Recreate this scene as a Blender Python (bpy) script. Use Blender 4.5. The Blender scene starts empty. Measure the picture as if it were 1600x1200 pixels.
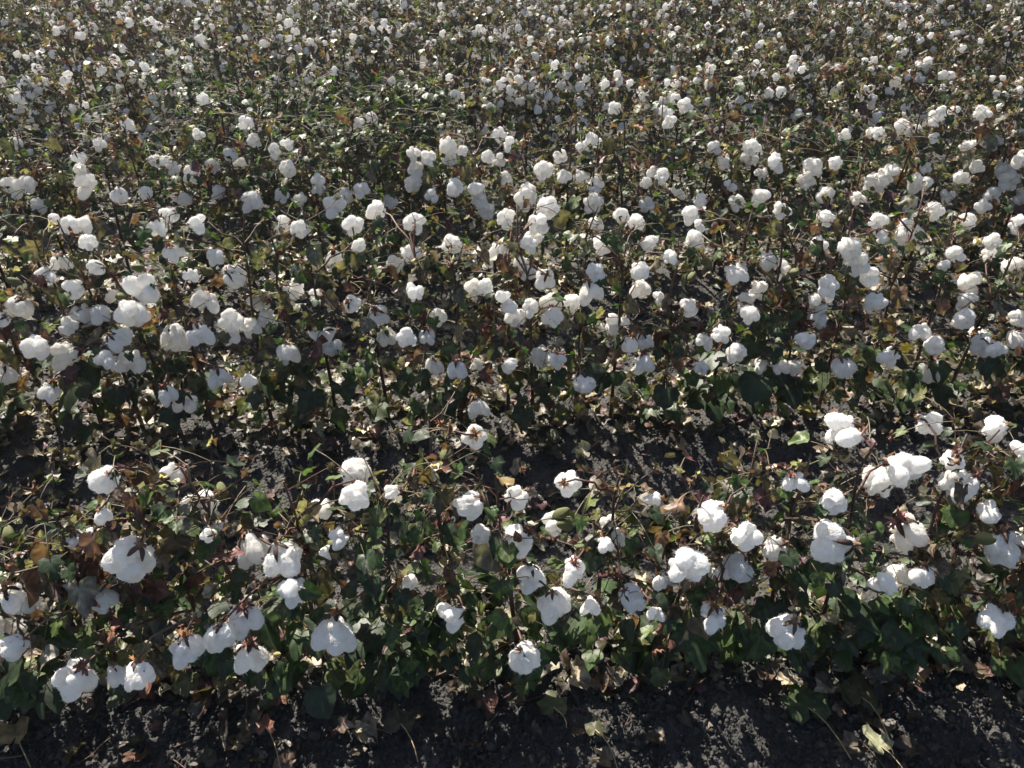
import bpy, math, random
import numpy as np
from mathutils import Vector, Matrix, Quaternion

S = bpy.context.scene
COL = S.collection
R = math.radians

# ------------------------------------------------------------------ camera, sky, sun, exposure
CAM_H, PITCH, FPX = 1.55, R(35), 1230.0          # focal length in pixels of the 1600 px wide photograph
cam = bpy.data.cameras.new('camera')
cam.sensor_width = 36.0
cam.lens = 36.0 * FPX / 1600.0
cam.clip_start, cam.clip_end = 0.05, 600
camo = bpy.data.objects.new('camera', cam)
COL.objects.link(camo)
camo.location = (0, 0, CAM_H)
camo.rotation_euler = (R(90) - PITCH, 0, 0)
S.camera = camo

SUN_AZ, SUN_EL = R(-31), R(47)                    # azimuth from +Y, negative to the left
sund = Vector((math.sin(SUN_AZ) * math.cos(SUN_EL), math.cos(SUN_AZ) * math.cos(SUN_EL), math.sin(SUN_EL)))
W = bpy.data.worlds.new("World")
S.world = W
W.use_nodes = True
nt = W.node_tree
bg = nt.nodes['Background']
sky = nt.nodes.new('ShaderNodeTexSky')
sky.sky_type = 'NISHITA'
sky.sun_disc = False
sky.sun_elevation = SUN_EL
sky.sun_rotation = SUN_AZ
sky.dust_density = 2.5
sky.ozone_density = 0.4
nt.links.new(sky.outputs[0], bg.inputs[0])
bg.inputs[1].default_value = 0.057
sl = bpy.data.lights.new('sun', 'SUN')
sl.energy = 5.0
sl.angle = R(0.5)
sl.color = (1.0, 0.93, 0.82)
so = bpy.data.objects.new('sun', sl)
COL.objects.link(so)
so.location = (0, 0, 20)
so.rotation_euler = sund.to_track_quat('Z', 'Y').to_euler()
S.view_settings.view_transform = 'Standard'
S.view_settings.look = 'None'
S.view_settings.exposure = 1.62
S.view_settings.gamma = 1
S.cycles.max_bounces = 6
S.cycles.diffuse_bounces = 4
S.cycles.transmission_bounces = 3

# ------------------------------------------------------------------ helpers
rng = np.random.default_rng(7)
rnd = random.Random(11)


def tag(o, label=None, cat=None, group=None, kind=None):
    if label: o['label'] = label
    if cat: o['category'] = cat
    if group: o['group'] = group
    if kind: o['kind'] = kind
    return o


class Acc:
    """collects triangles with a colour per vertex and a material per face"""
    def __init__(s):
        s.V, s.F, s.C, s.M, s.n = [], [], [], [], 0

    def add(s, V, F, col, mat=0):
        V = np.asarray(V, float); F = np.asarray(F, np.int64)
        s.V.append(V); s.F.append(F + s.n)
        c = np.asarray(col, float)
        if c.ndim == 1: c = np.tile(c, (len(V), 1))
        s.C.append(c[:, :3]); s.M.append(np.full(len(F), mat)); s.n += len(V)

    def arrays(s):
        return np.vstack(s.V), np.vstack(s.F), np.vstack(s.C), np.concatenate(s.M)

    def mesh(s, name, mats, smooth=True):
        return mk_mesh(name, *s.arrays(), mats, smooth)


def mk_mesh(name, V, F, C, M, mats, smooth=True):
    me = bpy.data.meshes.new(name)
    me.vertices.add(len(V)); me.vertices.foreach_set('co', V.astype(np.float32).ravel())
    me.loops.add(len(F) * 3); me.loops.foreach_set('vertex_index', F.astype(np.int32).ravel())
    me.polygons.add(len(F))
    me.polygons.foreach_set('loop_start', np.arange(0, len(F) * 3, 3, dtype=np.int32))
    me.polygons.foreach_set('loop_total', np.full(len(F), 3, np.int32))
    for m in mats: me.materials.append(m)
    me.polygons.foreach_set('material_index', M.astype(np.int32))
    me.polygons.foreach_set('use_smooth', np.full(len(F), smooth))
    a = me.color_attributes.new('tint', 'FLOAT_COLOR', 'POINT')
    a.data.foreach_set('color', np.hstack([C, np.ones((len(C), 1))]).astype(np.float32).ravel())
    me.update(); me.validate()
    return me


def ob(name, me, parent=None, mat=None):
    o = bpy.data.objects.new(name, me)
    COL.objects.link(o)
    if parent is not None: o.parent = parent
    if mat is not None: o.matrix_local = mat
    return o


def unit(v):
    return v / (np.linalg.norm(v) + 1e-12)


_perm = rng.normal(size=(24, 3)); _ph = rng.uniform(0, 6.28, 24)
def noise3(P, f, seed=0):
    """cheap smooth pseudo noise in -1..1"""
    v = np.zeros(len(P))
    for i in range(7):
        k = (i * 3 + seed * 5) % 24
        v += np.sin((P @ _perm[k]) * f * (1 + .37 * i) + _ph[k] + seed * 1.7 + 1.3 * np.sin((P @ _perm[(k + 7) % 24]) * f * .8 + seed)) / (1 + .25 * i)
    return v / 3.2


def tube(P, rad, sides=5):
    P = np.asarray(P, float); n = len(P)
    rad = np.broadcast_to(np.asarray(rad, float), (n,))
    T = np.gradient(P, axis=0)
    T /= np.linalg.norm(T, axis=1)[:, None] + 1e-12
    ref = np.array([0.31, 0.9, 0.2]) if abs(unit(P[-1] - P[0])[1]) < .8 else np.array([1., .1, .2])
    U = np.cross(T, ref); U /= np.linalg.norm(U, axis=1)[:, None]
    Wd = np.cross(T, U)
    a = np.linspace(0, 2 * np.pi, sides, endpoint=False)
    V = P[:, None] + rad[:, None, None] * (np.cos(a)[None, :, None] * U[:, None] + np.sin(a)[None, :, None] * Wd[:, None])
    V = V.reshape(-1, 3)
    F = []
    for i in range(n - 1):
        for j in range(sides):
            a0, a1 = i * sides + j, i * sides + (j + 1) % sides
            F += [(a0, a1, a1 + sides), (a0, a1 + sides, a0 + sides)]
    V = np.vstack([V, P[-1:]]); e = (n - 1) * sides
    F += [(e + j, e + (j + 1) % sides, n * sides) for j in range(sides)]
    return V, F


def ico(sub):
    import bmesh
    bm = bmesh.new(); bmesh.ops.create_icosphere(bm, subdivisions=sub, radius=1)
    V = np.array([v.co[:] for v in bm.verts]); F = np.array([[v.index for v in f.verts] for f in bm.faces])
    bm.free(); return V, F


ICO = {k: ico(k) for k in (1, 2, 3, 4, 5)}

# ------------------------------------------------------------------ materials
def new_mat(name):
    m = bpy.data.materials.new(name); m.use_nodes = True
    t = m.node_tree; t.nodes.clear()
    return m, t, t.nodes.new, t.links.new


def tint_mat(name, rough, transl, nscale, namp, bump=0.0, spec=0.5, tcol=(1.25, 1.5, 0.5)):
    m, t, N, L = new_mat(name)
    out = N('ShaderNodeOutputMaterial')
    at = N('ShaderNodeAttribute'); at.attribute_name = 'tint'
    tc = N('ShaderNodeTexCoord')
    no = N('ShaderNodeTexNoise'); no.inputs['Scale'].default_value = nscale; no.inputs['Detail'].default_value = 4
    L(tc.outputs['Object'], no.inputs['Vector'])
    mr = N('ShaderNodeMapRange'); mr.inputs['From Min'].default_value = .3; mr.inputs['From Max'].default_value = .7
    mr.inputs['To Min'].default_value = 1 - namp; mr.inputs['To Max'].default_value = 1 + namp
    L(no.outputs['Fac'], mr.inputs['Value'])
    mu = N('ShaderNodeVectorMath'); mu.operation = 'SCALE'
    L(at.outputs['Color'], mu.inputs[0]); L(mr.outputs[0], mu.inputs['Scale'])
    p = N('ShaderNodeBsdfPrincipled'); p.inputs['Roughness'].default_value = rough
    p.inputs['Specular IOR Level'].default_value = spec
    L(mu.outputs[0], p.inputs['Base Color'])
    if bump:
        b = N('ShaderNodeBump'); b.inputs['Strength'].default_value = bump; b.inputs['Distance'].default_value = .004
        n2 = N('ShaderNodeTexNoise'); n2.inputs['Scale'].default_value = nscale * 4; n2.inputs['Detail'].default_value = 3
        L(tc.outputs['Object'], n2.inputs['Vector']); L(n2.outputs['Fac'], b.inputs['Height']); L(b.outputs[0], p.inputs['Normal'])
    if transl:
        tr = N('ShaderNodeBsdfTranslucent')
        m2 = N('ShaderNodeVectorMath'); m2.operation = 'MULTIPLY'; m2.inputs[1].default_value = tcol
        L(mu.outputs[0], m2.inputs[0]); L(m2.outputs[0], tr.inputs['Color'])
        mx = N('ShaderNodeMixShader'); mx.inputs[0].default_value = transl
        L(p.outputs[0], mx.inputs[1]); L(tr.outputs[0], mx.inputs[2]); L(mx.outputs[0], out.inputs['Surface'])
    else:
        L(p.outputs[0], out.inputs['Surface'])
    return m


M_LEAF = tint_mat('leaf', .48, .3, 60, .45, .15, .38, (1.15, 1.4, .6))
M_STEM = tint_mat('bark', .6, 0, 90, .3, .3, .4)
M_BUR = tint_mat('bur', .6, .12, 120, .35, .4, .3, (1.2, 1.0, .6))

M_COT, t, N, L = new_mat('cotton_lint')
out = N('ShaderNodeOutputMaterial'); df = N('ShaderNodeBsdfDiffuse'); tr = N('ShaderNodeBsdfTranslucent')
df.inputs['Roughness'].default_value = 1.0
tc = N('ShaderNodeTexCoord'); no = N('ShaderNodeTexNoise'); no.inputs['Scale'].default_value = 2.2; no.inputs['Detail'].default_value = 6
L(tc.outputs['Object'], no.inputs['Vector'])
oi = N('ShaderNodeObjectInfo')
dirt = N('ShaderNodeMapRange'); dirt.inputs['From Min'].default_value = .35; dirt.inputs['From Max'].default_value = 1.0      # some bolls are creamier and dustier
L(oi.outputs['Random'], dirt.inputs['Value'])
c1 = N('ShaderNodeMix'); c1.data_type = 'RGBA'; c1.inputs['A'].default_value = (.93, .925, .91, 1); c1.inputs['B'].default_value = (.92, .905, .87, 1)
L(dirt.outputs[0], c1.inputs['Factor'])
cr = N('ShaderNodeValToRGB'); cr.color_ramp.elements[0].position = .3; cr.color_ramp.elements[1].position = .5
cr.color_ramp.elements[0].color = (.9, .86, .79, 1); cr.color_ramp.elements[1].color = (1, 1, 1, 1)
L(no.outputs['Fac'], cr.inputs[0])
c2 = N('ShaderNodeMix'); c2.data_type = 'RGBA'; c2.blend_type = 'MULTIPLY'; c2.inputs['Factor'].default_value = 1
L(c1.outputs['Result'], c2.inputs['A']); L(cr.outputs[0], c2.inputs['B'])
L(c2.outputs['Result'], df.inputs[0]); L(c2.outputs['Result'], tr.inputs[0])
bp = N('ShaderNodeBump'); bp.inputs['Strength'].default_value = .3; bp.inputs['Distance'].default_value = .1
n2 = N('ShaderNodeTexNoise'); n2.inputs['Scale'].default_value = 5; n2.inputs['Detail'].default_value = 5; n2.inputs['Distortion'].default_value = 2.5
L(tc.outputs['Object'], n2.inputs['Vector']); L(n2.outputs['Fac'], bp.inputs['Height'])
L(bp.outputs[0], df.inputs['Normal'])
mx = N('ShaderNodeMixShader'); mx.inputs[0].default_value = .42
L(df.outputs[0], mx.inputs[1]); L(tr.outputs[0], mx.inputs[2]); L(mx.outputs[0], out.inputs['Surface'])

M_SOIL, t, N, L = new_mat('soil')
out = N('ShaderNodeOutputMaterial'); p = N('ShaderNodeBsdfPrincipled'); p.inputs['Roughness'].default_value = .85
p.inputs['Specular IOR Level'].default_value = .3
tc = N('ShaderNodeTexCoord'); no = N('ShaderNodeTexNoise'); no.inputs['Scale'].default_value = 9; no.inputs['Detail'].default_value = 9
no.inputs['Roughness'].default_value = .7
L(tc.outputs['Object'], no.inputs['Vector'])
cr = N('ShaderNodeValToRGB'); cr.color_ramp.elements[0].position = .3; cr.color_ramp.elements[1].position = .72
cr.color_ramp.elements[0].color = (.017, .017, .018, 1); cr.color_ramp.elements[1].color = (.060, .056, .051, 1)
L(no.outputs['Fac'], cr.inputs[0]); L(cr.outputs[0], p.inputs['Base Color'])
vo = N('ShaderNodeTexVoronoi'); vo.inputs['Scale'].default_value = 110
bp = N('ShaderNodeBump'); bp.inputs['Strength'].default_value = .9; bp.inputs['Distance'].default_value = .006; bp.invert = True
L(tc.outputs['Object'], vo.inputs['Vector']); L(vo.outputs['Distance'], bp.inputs['Height']); L(bp.outputs[0], p.inputs['Normal'])
L(p.outputs[0], out.inputs['Surface'])

# ------------------------------------------------------------------ ground
YAW = .045                                        # the rows run a little away from the camera to the right
ROWS = [1.10, 2.03, 3.02, 4.0, 4.98, 5.96, 6.94, 7.92, 8.9, 9.9, 10.9, 11.9, 12.9, 13.9, 14.9]


def ground_z(x, y):
    yy = (y - YAW * x - ROWS[0]) / .985
    P = np.stack([x, y, 0 * x], 1)
    return .035 * np.cos(2 * np.pi * yy) + .012 * noise3(P, 3.0, 1) - .035


def gz(x, y):
    return float(ground_z(np.array([x]), np.array([y]))[0])


def axis(lo, hi, step, far):
    a = np.arange(lo, hi, step)
    g = [step * 2]
    e1, e2 = [hi], [lo]
    while e1[-1] < far: e1.append(e1[-1] + g[0]); e2.append(e2[-1] - g[0]); g[0] *= 1.35
    return np.array(sorted(set(np.round(np.concatenate([a, e1, e2]), 5))))


gx = axis(-1.9, 1.9, .008, 200); gy = axis(.3, 2.7, .008, 200)
X, Y = np.meshgrid(gx, gy); X = X.ravel(); Y = Y.ravel()
P = np.stack([X, Y, 0 * X], 1)
near = np.clip((3.6 - np.hypot(X, Y)) / 1.0, 0, 1)
far = np.clip((30 - np.hypot(X, Y)) / 15, 0, 1)
Z = ground_z(X, Y) * far + near * (.008 * noise3(P, 14, 2) + .003 * noise3(P, 90, 3) + .003 * rng.normal(size=len(X)))
nx, ny = len(gx), len(gy)
i = np.arange(nx - 1)[None] + nx * np.arange(ny - 1)[:, None]; i = i.ravel()
F = np.vstack([np.stack([i, i + 1, i + nx + 1], 1), np.stack([i, i + nx + 1, i + nx], 1)])
V = np.stack([X, Y, Z], 1)
tag(ob('ground', mk_mesh('ground', V, F, np.zeros_like(V), np.zeros(len(F)), [M_SOIL])), kind='structure')

# crumbs and clods of soil
a = Acc(); v1, f1 = ICO[1]
for k in range(34000):
    y = rnd.uniform(.6, 1.25) if k % 2 else rnd.uniform(.45, 2.9); x = rnd.uniform(-.45 - y * .75, .45 + y * .75)
    s = min(.016, .0023 * math.exp(rnd.gauss(.15, .5)))
    if y > 2.0 and s < .003: continue
    q = v1 * s * rng.uniform(.6, 1.3, 3) * (1 + .35 * rng.uniform(-1, 1, (len(v1), 1)))
    a.add(q + [x, y, gz(x, y) + s * .5 + .005], f1, (.1, .1, .1))
tag(ob('soil_clods', a.mesh('soil_clods', [M_SOIL], False)), 'dark crumbly clods of soil between the cotton rows', 'soil', kind='stuff')

# ------------------------------------------------------------------ leaves
LANG = np.radians([-168, -140, -112, -88, -66, -46, -26, -10, 0, 10, 26, 46, 66, 88, 112, 140, 168])
LRAD = [.32, .55, .66, .6, .82, .6, .68, .9, 1.04, .9, .68, .6, .82, .6, .66, .55, .32]   # palmate, three to five lobes
LRAD2 = [.30, .55, .66, .70, .74, .74, .84, .93, 1.0, .93, .84, .74, .74, .70, .66, .55, .30]    # nearly heart shaped

GREENS = [(.018, .033, .013), (.024, .043, .014), (.034, .058, .015), (.022, .034, .016), (.05, .075, .018)]
YELLOW = [(.06, .075, .02), (.09, .085, .03), (.12, .085, .03), (.05, .065, .022), (.045, .065, .018)]
BROWNS = [(.08, .06, .045), (.11, .085, .06), (.06, .045, .035), (.17, .135, .095), (.04, .032, .026), (.12, .075, .05), (.07, .065, .035), (.12, .11, .09), (.085, .08, .06)]
REDS = [(.10, .045, .04), (.14, .07, .05), (.09, .042, .048)]
PALE = [(.38, .31, .22), (.42, .38, .27), (.3, .27, .2)]


def leaf_colour(g, y, b, r):
    u = rnd.random() * (g + y + b + r)
    pal = GREENS if u < g else YELLOW if u < g + y else BROWNS if u < g + y + b else REDS
    c = np.array(rnd.choice(pal)) * rnd.uniform(.75, 1.3)
    return c, pal is BROWNS or pal is REDS


def leaf(acc, pos, axis_, nrm, size, col, crumple=0.0, mat=0, low=False):
    a_ = unit(np.asarray(axis_, float)); n_ = unit(nrm - a_ * np.dot(nrm, a_)); b_ = np.cross(n_, a_)
    ang = LANG if not low else LANG[::2]
    rad = np.array(LRAD if rnd.random() < .55 else LRAD2)
    if low: rad = rad[::2]
    rad = rad * rng.uniform(.9, 1.08, len(rad))
    if crumple: rad = rad * rng.uniform(.75, 1.05, len(rad))
    k = len(ang)
    rings = (.5, 1.0) if not low else (1.0,)
    pts = [np.zeros((1, 2))]
    for s in rings:
        rr = rad * s if s == 1 else (rad * .3 + .35 * .8)
        if s != 1: rr = rad * .55
        pts.append(np.stack([np.sin(ang) * rr, np.cos(ang) * rr + 0.0], 1))
    p = np.vstack(pts)
    r2 = (p ** 2).sum(1)
    cup = rnd.uniform(-.25, .35); droop = rnd.uniform(.05, .45)
    z = -droop * r2 * .7 + cup * np.abs(p[:, 0]) + rnd.uniform(-.05, .08) * np.sin(p[:, 0] * 9 + rnd.random() * 6)
    z += (.03 + .25 * crumple) * rng.normal(size=len(p)) * r2
    if crumple:
        cl = crumple * rnd.uniform(.8, 1.8)                       # roll the blade up along its length
        th = p[:, 0] * cl * 1.6
        z = z + np.sign(1) * (1 - np.cos(th)) / max(cl * 1.6, .1) * 1.0
        p = p.copy(); p[:, 0] = np.sin(th) / max(cl * 1.6, .1)
    V = pos + size * (p[:, :1] * b_ + p[:, 1:2] * a_ + z[:, None] * n_)
    F = [(0, 1 + j, 2 + j) for j in range(k - 1)]
    if not low:
        for j in range(k - 1):
            q0, q1 = 1 + j, 1 + k + j
            F += [(q0, q1, q1 + 1), (q0, q1 + 1, q0 + 1)]
    c = np.tile(col, (len(V), 1)) * rng.uniform(.7, 1.3, (len(V), 1))
    c[0] = c[0] * 1.2 + .01
    if not low: c[[1 + 2, 1 + 4, 1 + 8, 1 + 12, 1 + 14]] *= 1.45; c[[1 + 3, 1 + 6, 1 + 10, 1 + 13]] *= .82
    acc.add(V, F, c, mat)


# ------------------------------------------------------------------ bolls: the open lint and its bur
def lint(seed, sub, n=None, drop=0.0, spread=.38):
    r = np.random.default_rng(seed)
    D, F = ICO[sub]
    n = n or r.integers(4, 6)
    c0 = np.array([0, 0, .85])
    rad = np.full(len(D), .25)
    best = []
    t0 = r.uniform(0, 6.28)
    for i in range(n):
        th = t0 + i * 2 * np.pi / n + r.uniform(-.15, .15)
        ctr = np.array([np.cos(th) * spread, np.sin(th) * spread, r.uniform(-.22, .22)]) * r.uniform(1.0, 1.45)
        ctr[2] += drop * r.uniform(-.2, 1)
        ax = np.array([r.uniform(.42, .56), r.uniform(.42, .56), r.uniform(.55, .84)])
        tilt = unit(np.array([np.cos(th) * .5, np.sin(th) * .5, 1]))
        # frame of the lock
        e3 = tilt; e1 = unit(np.cross(e3, [0, 1, .1])); e2 = np.cross(e3, e1)
        Rm = np.stack([e1, e2, e3])
        d = (D @ Rm.T) / ax; o = (-(Rm @ ctr)) / ax
        A = (d * d).sum(1); B = (d @ o); Cc = o @ o - 1
        disc = B * B - A * Cc
        tt = np.where(disc > 0, (-B + np.sqrt(np.maximum(disc, 0))) / A, 0)
        best.append(np.maximum(tt, 0))
    for i in range(r.integers(5, 10)):                                 # seed lumps and pulled tufts
        q = unit(r.normal(size=3)); ctr = q * r.uniform(.55, .8) * [1, 1, 1.05]; a_ = r.uniform(.17, .32)
        B = D @ ctr; disc = B * B - (ctr @ ctr - a_ * a_)
        best.append(np.where((disc > 0) & (B > 0), B + np.sqrt(np.maximum(disc, 0)), 0))
    best = np.array(best)
    rad = np.maximum(best.max(0), .3)
    # a lump of secondary tufts
    k = .0
    P = D * rad[:, None]
    rad = rad + .05 * noise3(P + seed, 4.2, seed % 5) + .045 * noise3(P + seed, 8, (seed + 2) % 5) + .022 * noise3(P, 17, 4)
    if sub >= 4: rad = rad + .012 * r.normal(size=len(rad))
    P = D * rad[:, None]
    P[:, 2] = P[:, 2] * r.uniform(.86, 1.05)
    P[:, :2] *= 1.84 / (np.ptp(P[:, 0]) + np.ptp(P[:, 1])) * 2; P[:, 2] *= 1.78 / np.ptp(P[:, 2])
    P = P + c0
    if sub >= 4:                                                      # loose fibres standing off the surface
        m = 1500; ii = r.integers(0, len(P), m)
        nn = D[ii] + r.normal(size=(m, 3)) * .9; nn /= np.linalg.norm(nn, axis=1)[:, None]
        w = np.cross(nn, r.normal(size=(m, 3))); w /= np.linalg.norm(w, axis=1)[:, None]
        b = P[ii] - D[ii] * .03; ln = r.uniform(.05, .16, (m, 1)) * np.where(r.random((m, 1)) < .12, 2.2, 1)
        base = len(P)
        P = np.vstack([P, b - w * .012, b + w * .012, b + nn * ln])
        j = np.arange(m); F = np.vstack([F, np.stack([base + j, base + m + j, base + 2 * m + j], 1)])
    return P, F


def bur(seed, n=None, acc=None, low=False, spread=1.0):
    """woody carpels spread behind the lint and three toothed dry bracts; base at the origin, opens along +Z"""
    r = np.random.default_rng(seed + 500)
    acc = acc or Acc()
    n = n or r.integers(4, 6); t0 = r.uniform(0, 6.28)
    dark = np.array([.07, .04, .03]) * r.uniform(.7, 1.5); tan = np.array([.26, .17, .1]) * r.uniform(.7, 1.2)
    for i in range(n):
        th = t0 + i * 2 * np.pi / n + r.uniform(-.1, .1)
        u = np.array([np.cos(th), np.sin(th), 0]); w = np.array([-np.sin(th), np.cos(th), 0])
        m = 6 if not low else 4; V = []; C = []
        ph = np.linspace(0, 1, m)
        Ln = r.uniform(.35, .85)
        for q in ph:
            rr = (.08 + .84 * np.sin(q * 1.45)) * spread * Ln * .93; zz = .02 + .95 * q ** 1.6 * Ln * (1 - .25 * (spread - 1))
            wd = .13 * np.sin(np.pi * min(1, .12 + q * .88)) ** .8 + .004
            for s in (-1, 0, 1):
                V.append(u * (rr - (.09 if s == 0 else 0) * -1) + w * s * wd + np.array([0, 0, zz]))
                C.append(dark if s == 0 else tan * .7 + dark * .3)
        F = []
        for a0 in range(m - 1):
            for b0 in range(2):
                k0 = a0 * 3 + b0; F += [(k0, k0 + 1, k0 + 4), (k0, k0 + 4, k0 + 3)]
        V = np.array(V)
        F2 = [(f[2], f[1], f[0]) for f in np.array(F) + len(V)]
        V2 = V + np.array([0, 0, -.035]) + u * .03
        acc.add(np.vstack([V, V2]), F + F2, np.array(C + [dark] * len(V)))
    bc = np.array(rnd.choice([(.42, .2, .09), (.34, .2, .11), (.25, .12, .08), (.48, .32, .2), (.22, .1, .09)]))
    for i in range(r.integers(1, 4)):
        th = t0 + .5 + i * 2.094 + r.uniform(-.3, .3)
        kk = 7 if not low else 4
        for j in range(kk):
            a1 = th + (j - (kk - 1) / 2) * .22 + r.uniform(-.05, .05)
            ln = r.uniform(.2, .7) * (1 - .05 * abs(j - 3)); up = r.uniform(-.5, .5)
            u = np.array([np.cos(a1), np.sin(a1), 0]); w = np.array([-np.sin(a1), np.cos(a1), 0])
            b0 = u * .12; m0 = u * (.12 + ln * .5) + np.array([0, 0, up * .3 - .12]); t_ = u * (.1 + ln * .95) + w * r.uniform(-.2, .2) + np.array([0, 0, up * .8 - .1])
            acc.add(np.array([b0 - w * .08, b0 + w * .08, m0 - w * .075, m0 + w * .075, t_]), [(0, 1, 3), (0, 3, 2), (2, 3, 4)], bc * r.uniform(.7, 1.2))
    V, F = tube([[0, 0, -.3], [0, 0, -.1], [0, 0, .12]], [.07, .12, .2], 6)
    acc.add(V, F, (.2, .12, .07))
    return acc


LINT_HI = []; BUR_HI = []; BOLL_MID = []; BOLL_LOW = []
for i in range(14):
    kw = dict(n=[4, 5, 4, 5, 3, 4, 5, 4, 2, 5, 3, 4, 5, 4][i], drop=[0, 0, .3, 0, .2, .5, 0, .2, .2, .4, .6, 0, .1, .3][i], spread=[.38, .4, .42, .34, .42, .36, .46, .4, .44, .42, .4, .45, .36, .38][i])
    V, F = lint(i, 4, **kw)
    LINT_HI.append(mk_mesh('cotton_boll', V, F, np.ones_like(V), np.zeros(len(F)), [M_COT]))
    BUR_HI.append(bur(i, n=max(4, kw['n'])).mesh('bur', [M_BUR]))
for i in range(10):
    for sub, lst in ((3, BOLL_MID), (2, BOLL_LOW)):
        a = Acc(); V, F = lint(i + 40, sub, drop=[0, .2, .4][i % 3]); a.add(V, F, (1, 1, 1), 0)
        b = bur(i + 40, low=True); Vb, Fb, Cb, Mb = b.arrays(); a.add(Vb, Fb, Cb, 1)
        lst.append((a, a.mesh('cotton_boll', [M_COT, M_BUR])))
EMPTY_BUR = [bur(i + 80, spread=1.15).mesh('empty_bur', [M_BUR]) for i in range(4)]


def closed_boll():
    a = Acc(); V, F = ICO[3]; th = np.arctan2(V[:, 1], V[:, 0])
    V = V * (1 + .06 * np.cos(4 * th) * (1 - V[:, 2] ** 2))[:, None]; V = V * [.62, .62, .85]; V[:, 2] += .8 + np.maximum(V[:, 2] - .4, 0) * .7
    a.add(V, F, (.11, .12, .045)); b = bur(99, low=True)
    for Vb, Fb, Cb, m in zip(b.V[-22:], b.F[-22:], b.C[-22:], b.M[-22:]): a.add(Vb * [.9, .9, 1], Fb - Fb.min(), (.16, .13, .07))
    return a.mesh('closed_boll', [M_BUR])


CLOSED = closed_boll()

# ------------------------------------------------------------------ one cotton plant
def axis_mat(pos, zdir, size, spin):
    z = Vector(zdir).normalized()
    q = Vector((0, 0, 1)).rotation_difference(z) @ Quaternion((0, 0, 1), spin)
    return Matrix.Translation(Vector(pos)) @ q.to_matrix().to_4x4() @ Matrix.Diagonal((size, size, size, 1))


STEMC = [(.04, .02, .016), (.032, .019, .016), (.06, .026, .02), (.045, .03, .022)]
TWIGC = [(.085, .035, .026), (.06, .03, .024), (.1, .055, .038), (.075, .04, .03), (.12, .08, .055)]


def bez(p0, p1, p2, n):
    t_ = np.linspace(0, 1, n)[:, None]
    return (1 - t_) ** 2 * p0 + 2 * t_ * (1 - t_) * p1 + t_ ** 2 * p2


def ax_pre(u):
    return np.array([u[0], u[1], -.6])


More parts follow.
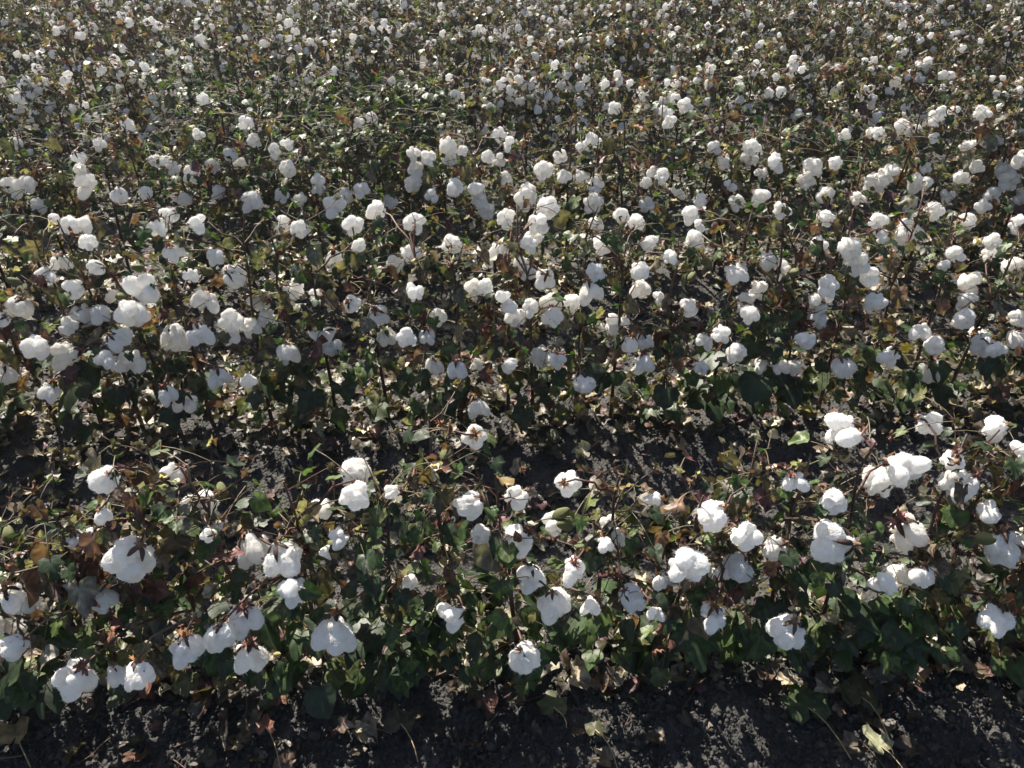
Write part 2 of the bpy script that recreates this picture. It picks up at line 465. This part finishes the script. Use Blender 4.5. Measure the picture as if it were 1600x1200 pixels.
def build_plant(h, bolls, nleaf, mix, front=False, low=False, size=1.0, keep=None, view=None):
    """bolls: list of (base position, lint direction, R) in plant space. returns Acc stem, Acc foliage"""
    st, fo = Acc(), Acc()
    lean = np.array([rnd.gauss(0, .04), rnd.gauss(0, .04), 0])
    sc = np.array(rnd.choice(STEMC)); tcx = np.array(rnd.choice(TWIGC))
    n = 9
    zs = np.linspace(-.06, 1, n)
    S_ = np.stack([lean[0] * zs ** 2 + .008 * np.array([rnd.gauss(0, 1) for _ in zs]) * zs, lean[1] * zs ** 2 + .008 * np.array([rnd.gauss(0, 1) for _ in zs]) * zs, zs * h], 1)
    V, F = tube(S_, np.linspace(.0072, .0019, n) * size, 6 if not low else 4); st.add(V, F, sc * np.linspace(.9, 1.5, len(V))[:, None])

    def at(z):
        t_ = np.clip(z / h, 0, 1)
        return np.array([np.interp(t_, zs, S_[:, 0]), np.interp(t_, zs, S_[:, 1]), t_ * h])
    def hides(q, pad):
        if keep is None: return False
        vv = q - keep[:, :3]; al = vv @ view
        return bool(np.any((al > -.01) & (np.linalg.norm(vv - al[:, None] * view, axis=1) < keep[:, 3] * .85 + pad)))
    nodes = []
    for (bp_, bd, rr) in bolls:
        bp_ = np.array(bp_); hd = np.hypot(bp_[0], bp_[1])
        z0 = min(max(.06, bp_[2] - rnd.uniform(.0, .06) - hd * .25), h * .95)
        p0 = at(z0); mid = (p0 + bp_) / 2 + np.array([rnd.gauss(0, .012), rnd.gauss(0, .012), .03 + hd * .12])
        P_ = bez(p0, mid, bp_, 6 if not low else 4); P_[1:-1] += .0055 * rng.normal(size=P_[1:-1].shape)
        V, F = tube(P_, np.linspace(.0033, .0019, len(P_)) * size, 5 if not low else 3); st.add(V, F, tcx * rnd.uniform(.7, 1.3))
        nodes += list(P_[1:-1])
    # bare twigs and spindly tips
    for k in range(rnd.randint(8, 14) if not low else 6):
        z0 = h * rnd.uniform(.45, .98); p0 = at(z0); th = rnd.uniform(0, 6.28); l_ = rnd.uniform(.025, .11)
        u = np.array([math.cos(th), math.sin(th), rnd.uniform(.2, 1.1)])
        P_ = bez(p0, p0 + u * l_ * .5 + [0, 0, -.01], p0 + u * l_, 4); P_[1:-1] += .004 * rng.normal(size=(2, 3))
        c = np.array(rnd.choice(TWIGC)) * rnd.uniform(.7, 1.2)
        V, F = tube(P_, np.linspace(.0017, .0009, 4) * size, 3); st.add(V, F, c)
        nodes += [P_[1], P_[2]]
        if hides(P_[-1], .004) and rnd.random() < .8: continue
        for q in range(rnd.randint(2, 5) if not low else 2):         # small dry bracts on the tips
            d = unit(np.array([rnd.gauss(0, 1), rnd.gauss(0, 1), rnd.gauss(.3, .8)]))
            leaf(fo, P_[-1], d, np.array([rnd.gauss(0, 1), rnd.gauss(0, 1), 1.]), rnd.uniform(.008, .02), np.array(rnd.choice(BROWNS + PALE[:1] + REDS)) * rnd.uniform(.8, 1.3), .6, low=True)
    # small dried squares, calyx scraps and bracts left on the branches
    for k in range(nleaf // 2 if not low else 8):
        p0 = nodes[rnd.randrange(len(nodes))] + rng.normal(size=3) * .006
        if hides(p0, .004) and rnd.random() < .85: continue
        c = np.array(rnd.choice(BROWNS + REDS + PALE + GREENS[-2:])) * rnd.uniform(.7, 1.2)
        for q in range(rnd.randint(1, 4)):
            leaf(fo, p0, rng.normal(size=3), rng.normal(size=3), rnd.uniform(.006, .019), c, rnd.uniform(.3, 1), low=True)
    # leaves on petioles
    for k in range(nleaf):
        col, dry = leaf_colour(*mix)
        zf = rnd.betavariate(1.2, 2.4 if front else 1.5) if not dry else rnd.random()
        z0 = h * (.06 + .8 * zf)
        if nodes and rnd.random() < .5: p0 = nodes[rnd.randrange(len(nodes))]
        else: p0 = at(z0)
        th = rnd.uniform(0, 6.28)
        if front and rnd.random() < .42: th = -math.pi / 2 + rnd.gauss(0, .9)
        u = np.array([math.cos(th), math.sin(th), 0])
        pl = rnd.uniform(.03, .19 if not front else .11) * (1 if not dry else .7)
        tip = p0 + u * pl + np.array([0, 0, rnd.uniform(-.04, .04) if not dry else rnd.uniform(-.05, .01)])
        tip[2] = max(tip[2], .05 if not front else .09)
        if keep is not None and rnd.random() < .88:
            vv = tip + ax_pre(u) * .03 - keep[:, :3]; al = vv @ view
            pd = np.linalg.norm(vv - al[:, None] * view, axis=1)
            if np.any((al > -.01) & (pd < keep[:, 3] * .8 + (.03 if not dry else .018))): continue
        V, F = tube(bez(p0, (p0 + tip) / 2 + [0, 0, .015], tip, 4 if not low else 3), .0011 * size, 3); st.add(V, F, np.array(rnd.choice(TWIGC)) * .9 + [0, .02, 0])
        if dry:
            ax = np.array([u[0] * .5, u[1] * .5, -.9 + rnd.gauss(0, .4)]) + rng.normal(size=3) * .4; nn = rng.normal(size=3)
            sz = rnd.uniform(.022, .055); cru = rnd.uniform(.5, 1.2)
        else:
            dr = rnd.uniform(.1, 1.2); ax = np.array([u[0], u[1], -dr]); nn = np.array([u[0] * dr, u[1] * dr, 1.]) + rng.normal(size=3) * .35
            sz = rnd.choice((rnd.uniform(.018, .042), rnd.uniform(.034, .058))) * (1.25 if front and z0 < .32 else 1); cru = 0 if rnd.random() < .5 else rnd.uniform(.2, .55)
            if max(z0, tip[2]) > .42 * h: sz = min(sz, rnd.uniform(.02, .034)); cru = max(cru, rnd.choice((0, .3)))
        if col[0] > .038 and not dry: sz = min(sz, .036); cru = max(cru, rnd.uniform(.15, .5))     # yellowed blades are shrunken and curled
        leaf(fo, tip, ax, nn, sz * size, col, cru, low=low)
    return st, fo


# ------------------------------------------------------------------ where the photograph shows the bolls
# x, y, width in photo pixels, side on which the bur sits (u up, d down, l, r, b behind, f in front)
B1 = """162 750 46 ur;272 737 34 r;318 789 52 r;335 815 38 r;328 836 25 r;120 843 32 u;145 838 30 u;161 808 28 u;207 872 70 ur;396 855 58 u;441 873 62 u;
558 740 50 l;556 772 48 b;500 795 40 b;532 840 36 r;515 862 26 r;742 682 38 f;616 768 26 r;736 787 46 ur;752 837 34 b;808 776 40 r;810 842 50 ur;886 755 40 f;865 817 38 ur;
950 818 26 d;970 838 32 r;945 850 28 b;1020 782 34 r;1117 806 52 ur;1075 881 58 b;1156 885 48 u;1125 888 38 u;1165 838 44 b;895 893 44 u;830 900 46 u;
1320 676 60 r;1449 661 42 l;1555 671 40 ur;1598 703 30 r;1242 752 38 ul;1410 732 62 b;1370 757 52 d;1302 785 42 b;1498 755 58 r;1490 719 32 u;1543 802 36 d;1300 847 70 r;
1417 830 60 ul;1565 853 56 u;1597 852 40 u;1212 855 40 r;1412 897 38 r;1441 899 38 u;12 932 52 u;38 940 42 u;20 1012 42 ur;165 938 40 ul;117 1058 60 ur;186 1056 38 u;216 1052 46 u;
290 1012 54 u;343 997 50 u;383 962 58 u;390 1026 58 u;524 984 64 u;458 918 46 b;640 910 26 b;708 962 44 r;818 1028 52 u;865 942 54 u;925 945 32 b;988 934 42 ul;1040 907 36 u;1025 960 26 b;
1115 963 44 u;1231 986 54 u;1380 912 44 r;1558 963 50 u"""
B2 = """746 634 38 u;133 350 34 b;110 350 34 b;85 342 20 b;138 378 32 b;95 411 34 u;73 430 30 b;245 352 34 u;265 335 30 r;307 350 34 l;150 418 28 r;270 392 36 f;122 451 36 r;178 453 42 u;
225 452 56 b;205 484 52 b;217 496 36 d;130 490 44 u;156 490 36 b;108 512 32 d;30 480 46 ur;58 540 48 b;105 553 52 r;8 585 42 u;183 530 48 f;168 562 36 b;205 565 48 b;322 472 42 b;366 432 44 f;
300 430 26 b;275 530 52 u;311 521 46 u;362 498 40 b;362 522 34 b;342 588 40 u;392 510 36 b;337 398 30 b;78 610 36 u;290 628 42 u;262 615 36 u;443 352 32 r;467 356 36 b;588 328 36 b;552 352 38 b;
523 398 28 u;562 383 26 b;647 347 38 b;706 382 36 b;640 395 36 b;618 412 32 b;790 342 36 b;780 390 32 u;458 450 38 l;492 460 24 r;408 470 38 r;415 497 38 b;550 475 32 f;590 490 38 f;648 458 34 d;
685 492 30 b;740 450 32 b;758 447 30 b;790 472 40 b;452 553 40 u;508 527 48 r;520 545 30 d;605 528 36 ul;634 525 34 b;667 525 30 u;678 573 34 u;714 575 38 u;792 568 28 ul;745 568 24 b;
840 350 36 b;855 325 42 b;835 368 32 b;827 380 30 b;914 376 28 u;945 383 36 r;995 345 32 b;970 335 30 b;1015 380 30 l;930 350 28 b;1080 335 32 b;1092 352 22 b;1048 402 26 b;1085 375 32 b;
822 420 42 d;852 435 40 f;922 452 44 u;930 425 34 b;806 495 38 b;830 478 32 b;860 472 38 b;864 494 36 b;895 470 36 b;1000 425 34 u;1000 450 36 b;963 507 42 b;1148 422 42 ul;1080 480 34 r;
1030 465 22 r;985 537 32 u;1005 532 32 u;843 555 42 b;870 562 30 b;1100 530 34 u;1125 522 34 b;1150 552 36 b;1190 572 40 u;1220 572 28 b;1097 574 24 b;1007 568 40 u;912 598 40 u;1185 452 36 b;
1165 470 36 b;1172 490 34 b;1220 328 30 b;1280 380 30 u;1290 342 30 b;1370 345 34 b;1417 360 46 b;1380 370 26 ur;1457 330 32 b;1510 345 30 b;1590 350 30 b;1203 408 34 b;1225 420 36 r;
1328 388 40 b;1338 412 44 b;1357 432 38 b;1293 448 38 b;1281 470 42 b;1490 395 32 b;1475 415 22 b;1550 378 28 b;1545 396 28 b;1582 415 38 b;1515 440 40 b;1365 475 38 d;1508 468 34 b;1505 497 38 b;
1276 500 36 u;1260 530 34 r;1440 515 36 u;1460 540 34 b;1318 572 40 u;1390 556 36 u;1460 583 40 u;1535 540 40 b;1555 545 30 b;1592 530 40 u;1590 497 32 b;1240 575 26 b;0 500 30 r;388 595 28 b"""
B3 = """22 290 38 b;45 285 32 b;133 290 42 b;25 222 24 b;200 195 26 u;155 225 24 b;122 245 26 f;125 265 22 b;243 250 24 b;272 262 26 b;258 252 20 b;302 270 30 b;332 258 26 b;360 240 28 b;376 256 28 b;
385 190 26 b;398 220 26 b;318 155 22 b;310 210 22 b;187 307 30 u;450 264 30 b;435 250 24 b;497 280 24 b;498 295 22 b;565 295 28 b;650 262 30 b;645 286 32 b;645 240 26 b;670 245 28 b;700 225 34 b;702 248 28 b;
723 235 20 b;745 304 42 b;710 292 32 b;780 210 26 b;795 225 24 b;780 250 26 b;762 245 24 b;790 275 22 b;582 185 20 b;562 190 18 b;450 225 22 b;430 235 24 b;850 266 36 b;825 297 32 b;880 275 26 b;
905 275 26 b;930 290 30 b;875 245 24 b;910 230 24 b;925 215 24 b;935 225 22 b;960 168 22 b;1070 165 26 b;1045 190 24 b;1040 175 24 b;1115 230 26 b;1132 252 28 u;1175 230 30 b;1170 246 30 b;
1190 270 24 b;1140 290 22 b;1035 275 26 r;1020 268 22 b;1010 285 22 b;1212 255 34 b;1270 262 36 b;1305 255 24 b;1260 282 30 b;1365 285 40 b;1388 272 36 b;1435 285 38 b;1445 262 22 b;1500 275 26 b;
1525 260 24 b;1555 220 24 b;1523 225 20 b;1508 228 22 b;1577 282 38 b;1592 248 32 b;1567 264 32 b;1408 195 26 b;1425 205 26 b;1460 185 28 b;1470 172 18 b;1490 172 20 b;1533 177 28 b;1360 207 20 b;
1371 207 22 b;1318 210 22 b;1458 215 20 b;395 312 38 b;522 322 40 b;540 306 28 b;760 330 30 b;820 310 38 b;927 318 36 b;1150 315 30 b;1186 305 32 b;1290 305 32 b;1548 305 30 b;1590 310 30 b;1535 322 26 b;
62 320 26 b;230 300 26 b;290 310 24 b;345 300 26 r;440 305 26 b;470 310 24 b;610 315 26 b;675 305 26 b;1060 300 26 b;1095 315 26 r;1010 320 26 b;1340 310 26 b;1420 315 28 b;1480 305 26 b"""


def parse(s):
    return [(float(a_[0]), float(a_[1]), float(a_[2]), a_[3]) for a_ in (q.split() for q in s.replace('\n', '').split(';'))]


def place(px, py, D):
    """the point of the vertical plane along a row that stands D metres away, where the photo shows pixel px, py"""
    dx = (px - 800) / FPX; dy = -(py - 600) / FPX
    d = np.array([dx, math.cos(PITCH) + dy * math.sin(PITCH), -math.sin(PITCH) + dy * math.cos(PITCH)])
    t_ = D / (d[1] - YAW * d[0])
    return np.array([0, 0, CAM_H]) + d * t_, t_


BDIR = dict(u=(0, .3, 1), d=(0, .3, -1), l=(-1, .2, .3), r=(1, .2, .3), b=(0, 1, .1), f=(0, -.75, .9), ur=(.8, .1, .8), ul=(-.8, .1, .8))


def depth(row, py):
    if row == 0: return np.interp(py, [650, 1060], [1.17, .92])
    if row == 1: return np.interp(py, [330, 640], [2.12, 1.84])
    return np.interp(py, [150, 330], [3.12, 2.88])


def row_bolls(row, txt):
    res = []
    for px, py, w, c in parse(txt):
        D = depth(row, py) + rnd.uniform(-.1, .1) * (1 if row else .6)
        p_, t_ = place(px, py, D)
        Rr = w * t_ / FPX / 2 / .92 * (.97, .88, .88)[row]                             # lint of unit size is about 1.85 wide
        bd = unit(np.array(BDIR[c], float) + rng.normal(size=3) * .22)
        base = p_ + bd * Rr * .85
        base[2] = max(base[2], .1)
        res.append((base, -bd, Rr))
    return res


ONES = 'zero one two three four five six seven eight nine ten eleven twelve thirteen fourteen fifteen sixteen seventeen eighteen nineteen'.split()
ORD = 'zeroth first second third fourth fifth sixth seventh eighth ninth tenth eleventh twelfth thirteenth fourteenth fifteenth sixteenth seventeenth eighteenth nineteenth'.split()
TENS = ['', '', 'twenty', 'thirty', 'forty', 'fifty', 'sixty', 'seventy', 'eighty', 'ninety']


def card(n):
    return ONES[n] if n < 20 else TENS[n // 10] + ('-' + ONES[n % 10] if n % 10 else '')


def ordi(n):
    if n < 20: return ORD[n]
    return (TENS[n // 10][:-1] + 'ieth') if n % 10 == 0 else TENS[n // 10] + '-' + ORD[n % 10]


def half_width(D):                                                     # half of what the frame shows of a row that stands D away
    return math.hypot(D, CAM_H - .35) * 800 / FPX


MIXES = {'leafy': (.72, .12, .12, .04), 'yellowing': (.36, .3, .26, .08), 'browning': (.38, .07, .45, .1), 'reddish': (.4, .07, .31, .22)}
ROWNAME = ['front row', 'second row', 'third row', 'fourth row', 'fifth row', 'sixth row']
spots = []                                                              # (row, x, y)
for r_, D in enumerate(ROWS):
    x = -9.0 if r_ > 2 else -6.0
    sp = .128
    while x < -(-9.0 if r_ > 2 else -6.0):
        spots.append((r_, x + rnd.uniform(-.025, .025), D + YAW * x + rnd.gauss(0, .02)))
        x += sp * rnd.uniform(.75, 1.3)

handb = [row_bolls(0, B1), row_bolls(1, B2), row_bolls(2, B3)]
near_spots = {r_: [(x, y) for (q, x, y) in spots if q == r_ and abs(x) < half_width(y) + .16] for r_ in range(6)}
attach = {}
for r_ in range(3):
    xs = np.array([s[0] for s in near_spots[r_]])
    for b in handb[r_]:
        order = np.argsort(np.abs(xs - b[0][0]))
        j = order[0] if rnd.random() < .75 else order[min(1, len(order) - 1)]
        attach.setdefault((r_, int(j)), []).append(b)


def rand_bolls(h, n, size=1.0, hmin=.3):
    res = []
    for k in range(n):
        z = h * rnd.uniform(hmin, 1.0); th = rnd.uniform(0, 6.28); rr = rnd.uniform(.03, .19) * (1.15 - .6 * z / h)
        c = rnd.choice('uuullrrbbbbf')
        bd = np.array(BDIR[c], float)
        a_ = th if c == 'b' else rnd.uniform(0, 6.28)
        bd = unit(np.array([bd[0] * math.cos(a_) - bd[1] * math.sin(a_), bd[0] * math.sin(a_) + bd[1] * math.cos(a_), bd[2]]) + rng.normal(size=3) * .25)
        res.append((np.array([rr * math.cos(th), rr * math.sin(th), z]), -bd, rnd.uniform(.022, .037) * size))
    return res


def leafiness(x, y, r_):
    """leafy green patches the photo shows, and drier stretches"""
    g = 1.0; kind = rnd.choices(list(MIXES), [.42, .2, .24, .14])[0]
    if (r_ == 3 and -1.7 < x < -.3) or (r_ == 2 and -1.15 < x < -.3): g = 1.7; kind = 'leafy'
    if r_ == 3 and x > 1.5 and rnd.random() < .35: g = .9; kind = 'dry'
    elif r_ >= 4 and rnd.random() < (.72 if x > .3 else .4): g = .9; kind = 'dry'
    elif r_ >= 4 and rnd.random() < .35: kind = rnd.choice(['browning', 'reddish'])
    return g, kind


GROUP = 'cotton plants standing in the planted rows'


def label_for(kind, nb, k, r_):
    cnt = 'no open boll' if nb == 0 else 'one boll' if nb == 1 else card(nb) + ' bolls'
    return f'{kind} cotton plant with {cnt}, {ordi(k)} from the left in the {ROWNAME[r_]}'


for r_ in range(3):                                                     # the three near rows: every plant is built for itself
    inside = [j for j, (x, y) in enumerate(near_spots[r_]) if abs(x) < half_width(y)]
    for j, (x, y) in enumerate(near_spots[r_]):
        root = bpy.data.objects.new('cotton_plant', None); COL.objects.link(root)
        z0 = gz(x, y); root.location = (x, y, z0)
        bl = attach.get((r_, j), [])
        if abs(x) > half_width(y): bl = bl + [(b[0] + np.array([x, y, z0]), b[1], b[2]) for b in rand_bolls(.62, 4)]
        loc = [(b[0] - np.array([x, y, z0]), b[1], b[2]) for b in bl]
        top = max([b[0][2] for b in loc] + [.5])
        h = max(rnd.uniform(.56, .7), top + rnd.uniform(0, .08)) if r_ else max(rnd.uniform(.5, .62), min(top + .02, .72))
        g, kind = leafiness(x, y, r_)
        cen = np.array([np.append(b[0] + b[1] * b[2] * .85 - np.array([x, y, z0]), b[2]) for b in handb[r_] if abs(b[0][0] - x) < .45] or [[9, 9, 9, .01]])
        vw = unit(np.array([0, 0, CAM_H]) - np.array([x, y, z0 + .4]))
        st, fo = build_plant(h, loc, int(rnd.uniform(*((84, 106), (62, 84), (78, 105))[r_]) * g), MIXES[kind], front=(r_ < 2), keep=cen, view=vw)
        ob('stem', st.mesh('stem', [M_STEM]), root)
        ob('foliage', fo.mesh('foliage', [M_LEAF]), root)
        for b in loc:
            k = rnd.randrange(14)
            m = axis_mat(b[0], b[1], b[2], rnd.uniform(0, 6.28))
            bo = ob('cotton_boll', LINT_HI[k], root, m)
            ob('bur', BUR_HI[(k + rnd.choice((0, 0, 2))) % 14], bo, Matrix.Scale(rnd.uniform(.72, 1.02), 4))
        if rnd.random() < .45:
            th = rnd.uniform(0, 6.28)
            ob('closed_boll', CLOSED, root, axis_mat((.07 * math.cos(th), .07 * math.sin(th), h * .75), (math.cos(th), math.sin(th), .6), .019, 0))
        if rnd.random() < .6:
            th = rnd.uniform(0, 6.28)
            ob('empty_bur', rnd.choice(EMPTY_BUR), root, axis_mat((.012 * math.cos(th), .012 * math.sin(th), h * .96), (math.cos(th), math.sin(th), 1.), rnd.uniform(.02, .028), 0))
        k = sum(1 for q in inside if q <= j) if j in inside else (0 if x < 0 else len(inside) + 1)
        lab = label_for(kind, len(loc), k, r_) if j in inside else None
        tag(root, lab or f"cotton plant of the {ROWNAME[r_]}, cut by the {'left' if x < 0 else 'right'} edge of the photo", 'cotton plant', GROUP)

# prototypes for the farther rows
PROTO = []
for i in range(17):
    h = rnd.uniform(.56, .72); kind = ['leafy', 'leafy', 'yellowing', 'browning', 'browning', 'reddish', 'leafy', 'browning', 'reddish', 'yellowing', 'browning', 'leafy', 'dense', 'dense', 'dry', 'dry', 'dry'][i]
    bl = rand_bolls(h, rnd.randint(12, 16) if kind not in ('dense', 'dry') else 10 if kind == 'dry' else 2, .64 if kind == 'dry' else .8, hmin=.5)
    st, fo = build_plant(h, bl, rnd.randint(65, 85) if kind == 'leafy' else 110 if kind in ('dense', 'dry') else rnd.randint(65, 85), MIXES.get(kind, (.93, .05, .02, 0) if kind == 'dense' else (.42, .06, .44, .08)), size=1.3 if kind == 'dense' else 1.0)
    bl = [(b, rnd.randrange(10), rnd.uniform(0, 6.28)) for b in bl]
    PROTO.append((kind, st.mesh('stem', [M_STEM]), fo.mesh('foliage', [M_LEAF]), bl))
for r_ in range(3, 6):
    inside = [j for j, (x, y) in enumerate(near_spots[r_]) if abs(x) < half_width(y)]
    for j, (x, y) in enumerate(near_spots[r_]):
        g, kind = leafiness(x, y, r_)
        kind, stm, fom, bl = rnd.choice([p_ for p_ in PROTO if p_[0] == (kind if g < 1.5 else 'dense')])
        root = bpy.data.objects.new('cotton_plant', None); COL.objects.link(root)
        root.location = (x, y, gz(x, y)); root.rotation_euler = (0, 0, rnd.uniform(0, 6.28)); s = rnd.uniform(.85, 1.1); root.scale = (s, s, s)
        ob('stem', stm, root); ob('foliage', fom, root)
        for (b, k, sp_) in bl: ob('cotton_boll', BOLL_MID[k][1], root, axis_mat(b[0], b[1], b[2], sp_))
        lab = label_for({'dense': 'leafy dark', 'dry': 'dull dry'}.get(kind, kind), len(bl), sum(1 for q in inside if q <= j), r_) if j in inside else f"cotton plant of the {ROWNAME[r_]}, cut by the {'left' if x < 0 else 'right'} edge of the photo"
        tag(root, lab, 'cotton plant', GROUP)

# the rest of the field, beyond and beside what the frame shows, as one mass
lows = []
for i in range(6):
    h = rnd.uniform(.58, .7); bl = rand_bolls(h, 9, .84); kind = list(MIXES)[i % 4]
    st, fo = build_plant(h, bl, 75, MIXES[kind], low=True)
    a = Acc()
    for src, m in ((st, 0), (fo, 1)):
        V, F, C, _ = src.arrays(); a.add(V, F, C, m)
    for b in bl:
        V, F, C, M = BOLL_LOW[rnd.randrange(10)][0].arrays()
        mt = np.array(axis_mat(b[0], b[1], b[2], 0)); V = V @ mt[:3, :3].T + mt[:3, 3]
        a.add(V, F, C, 2); a.M[-1] = np.where(M == 0, 2, 3)
    lows.append(a.arrays())
A = Acc()
for (r_, x, y) in spots:
    if r_ < 6 and abs(x) < half_width(y) + .16: continue
    if abs(x) > half_width(y) + 2.0: continue
    V, F, C, M = lows[rnd.randrange(6)]
    t_ = rnd.uniform(0, 6.28); c, s = math.cos(t_), math.sin(t_); k = rnd.uniform(.85, 1.1)
    V2 = np.stack([(V[:, 0] * c - V[:, 1] * s) * k + x, (V[:, 0] * s + V[:, 1] * c) * k + y, V[:, 2] * k + gz(x, y)], 1)
    A.add(V2, F, C, 0); A.M[-1] = M
tag(ob('cotton_field', A.mesh('cotton_field', [M_STEM, M_LEAF, M_COT, M_BUR])), 'mass of white dotted cotton plants in the farthest rows of the field', 'cotton field', kind='stuff')

# ------------------------------------------------------------------ litter under the plants
a = Acc()
LIT = BROWNS * 4 + PALE + REDS * 2 + [(.08, .08, .04), (.05, .06, .03), (.22, .15, .11)]
n = 0
while n < 13500:
    y = rnd.uniform(.5, 4.8); x = rnd.uniform(-1.4 - y * .8, 1.4 + y * .8)
    q = ((y - YAW * x - ROWS[0]) / .985) % 1.0                             # 0 at a row
    dens = .12 + .88 * max(0, math.cos(q * 2 * math.pi)) ** .6 if (q < .25 or q > .75) else .16
    if y < 1.02: dens *= .22
    if 1.3 < y < 2.0 and x > .25: dens *= .5
    if 1.5 < y < 2.2 and x < .25: dens += .25
    if y > 2.2: dens = max(dens, .7)
    if rnd.random() > dens: continue
    n += 1
    ax = np.array([rnd.gauss(0, 1), rnd.gauss(0, 1), rnd.gauss(0, .35)])
    lc = np.array(rnd.choice(LIT if rnd.random() > .14 * dens else PALE)) * 1.1
    leaf(a, np.array([x, y, gz(x, y) + rnd.uniform(.006, .03)]), ax, np.array([rnd.gauss(0, .45), rnd.gauss(0, .45), 1]), rnd.uniform(.014, .05), lc * rnd.uniform(.45, .95), rnd.uniform(.3, 1.3))
for k in range(500):
    y = rnd.uniform(.6, 3.6); x = rnd.uniform(-.4 - y * .8, .4 + y * .8); th = rnd.uniform(0, 3.14); l_ = rnd.uniform(.02, .12)
    p0 = np.array([x, y, gz(x, y) + .012]); d = np.array([math.cos(th), math.sin(th), rnd.uniform(-.05, .15)])
    V, F = tube(bez(p0, p0 + d * l_ * .5 + rng.normal(size=3) * .006, p0 + d * l_, 4), rnd.uniform(.0008, .0018), 4); a.add(V, F, np.array(rnd.choice(TWIGC)) * 1.3)
tag(ob('leaf_litter', a.mesh('leaf_litter', [M_LEAF])), 'dry curled leaves and twigs littering the soil under the rows', 'leaf litter', kind='stuff')

# single fallen leaves that can be told apart on the open soil in front
for (px, py, szp, col, cru, lab) in [
    (1262, 1105, 50, (.07, .1, .045), 0, 'wide grey-green leaf lying flat on the soil at lower right, long stalk towards the camera'),
    (1375, 1165, 30, (.36, .36, .22), .6, 'pale crumpled leaf curled on the dark soil near the bottom edge'),
    (1345, 1088, 42, (.1, .1, .05), .1, 'dull olive leaf lying beside the wide grey-green leaf'),
    (415, 1135, 22, (.34, .14, .09), .8, 'small rolled red-brown leaf on the soil at lower left'),
    (625, 1130, 34, (.1, .1, .065), .1, 'grey-green lobed leaf flat in the shade below the front row'),
    (930, 1140, 24, (.13, .13, .07), .1, 'small star-shaped olive leaf in the shade near the bottom middle'),
    (865, 1105, 34, (.12, .14, .06), .1, 'spotted green leaf with a torn bright tip beneath the front row'),
    (25, 1150, 32, (.36, .25, .13), .7, 'tan curled leaf lit by the sun in the bottom left corner')]:
    d_, t_ = place(px, py, 1.0)
    dv = d_ - np.array([0, 0, CAM_H]); kk = (CAM_H - .0) / -dv[2]
    gx_, gy_ = dv[0] * kk, dv[1] * kk
    z_ = gz(gx_, gy_) + .03
    kk = (CAM_H - z_) / -dv[2]; gx_, gy_ = dv[0] * kk, dv[1] * kk
    sz = szp * math.hypot(gx_, gy_, CAM_H) / FPX
    a = Acc(); leaf(a, np.array([0, 0, .0]), np.array([rnd.uniform(-.5, .2), .8, .1]), np.array([.1, -.15, 1.]), sz, np.array(col) * .6, cru)
    root = bpy.data.objects.new('fallen_leaf', None); COL.objects.link(root); root.location = (gx_, gy_, z_)
    ob('leaf_blade', a.mesh('leaf_blade', [M_LEAF]), root)
    V, F = tube(bez(np.array([0, 0, 0.]), np.array([.03, -.03, .01]), np.array([rnd.uniform(.02, .06), -rnd.uniform(.04, .13), -.012]), 5), .0012, 4)
    a = Acc(); a.add(V, F, (.3, .22, .12)); ob('stalk', a.mesh('stalk', [M_STEM]), root)
    tag(root, lab, 'fallen leaf', 'single fallen leaves on the open soil')


# ------------------------------------------------------------------ added thin volume that imitates sun glare over the far rows
import bmesh
bm = bmesh.new(); bmesh.ops.create_cube(bm, size=1)
for v in bm.verts: v.co = (v.co.x * 520, v.co.y * 520, -1.2 if v.co.z < 0 else 1.9)
hm = bpy.data.meshes.new('glare_veil'); bm.to_mesh(hm); bm.free()
m, t, N, L = new_mat('glare_veil_volume')
out = N('ShaderNodeOutputMaterial'); pv = N('ShaderNodeVolumePrincipled')
pv.inputs['Color'].default_value = (.93, .95, 1, 1); pv.inputs['Density'].default_value = .0016; pv.inputs['Anisotropy'].default_value = .45
L(pv.outputs[0], out.inputs['Volume']); hm.materials.append(m)
tag(ob('glare_veil', hm), 'thin added veil imitating sun glare over the cotton field', 'glare_veil', kind='stuff')
S.cycles.volume_bounces = 0
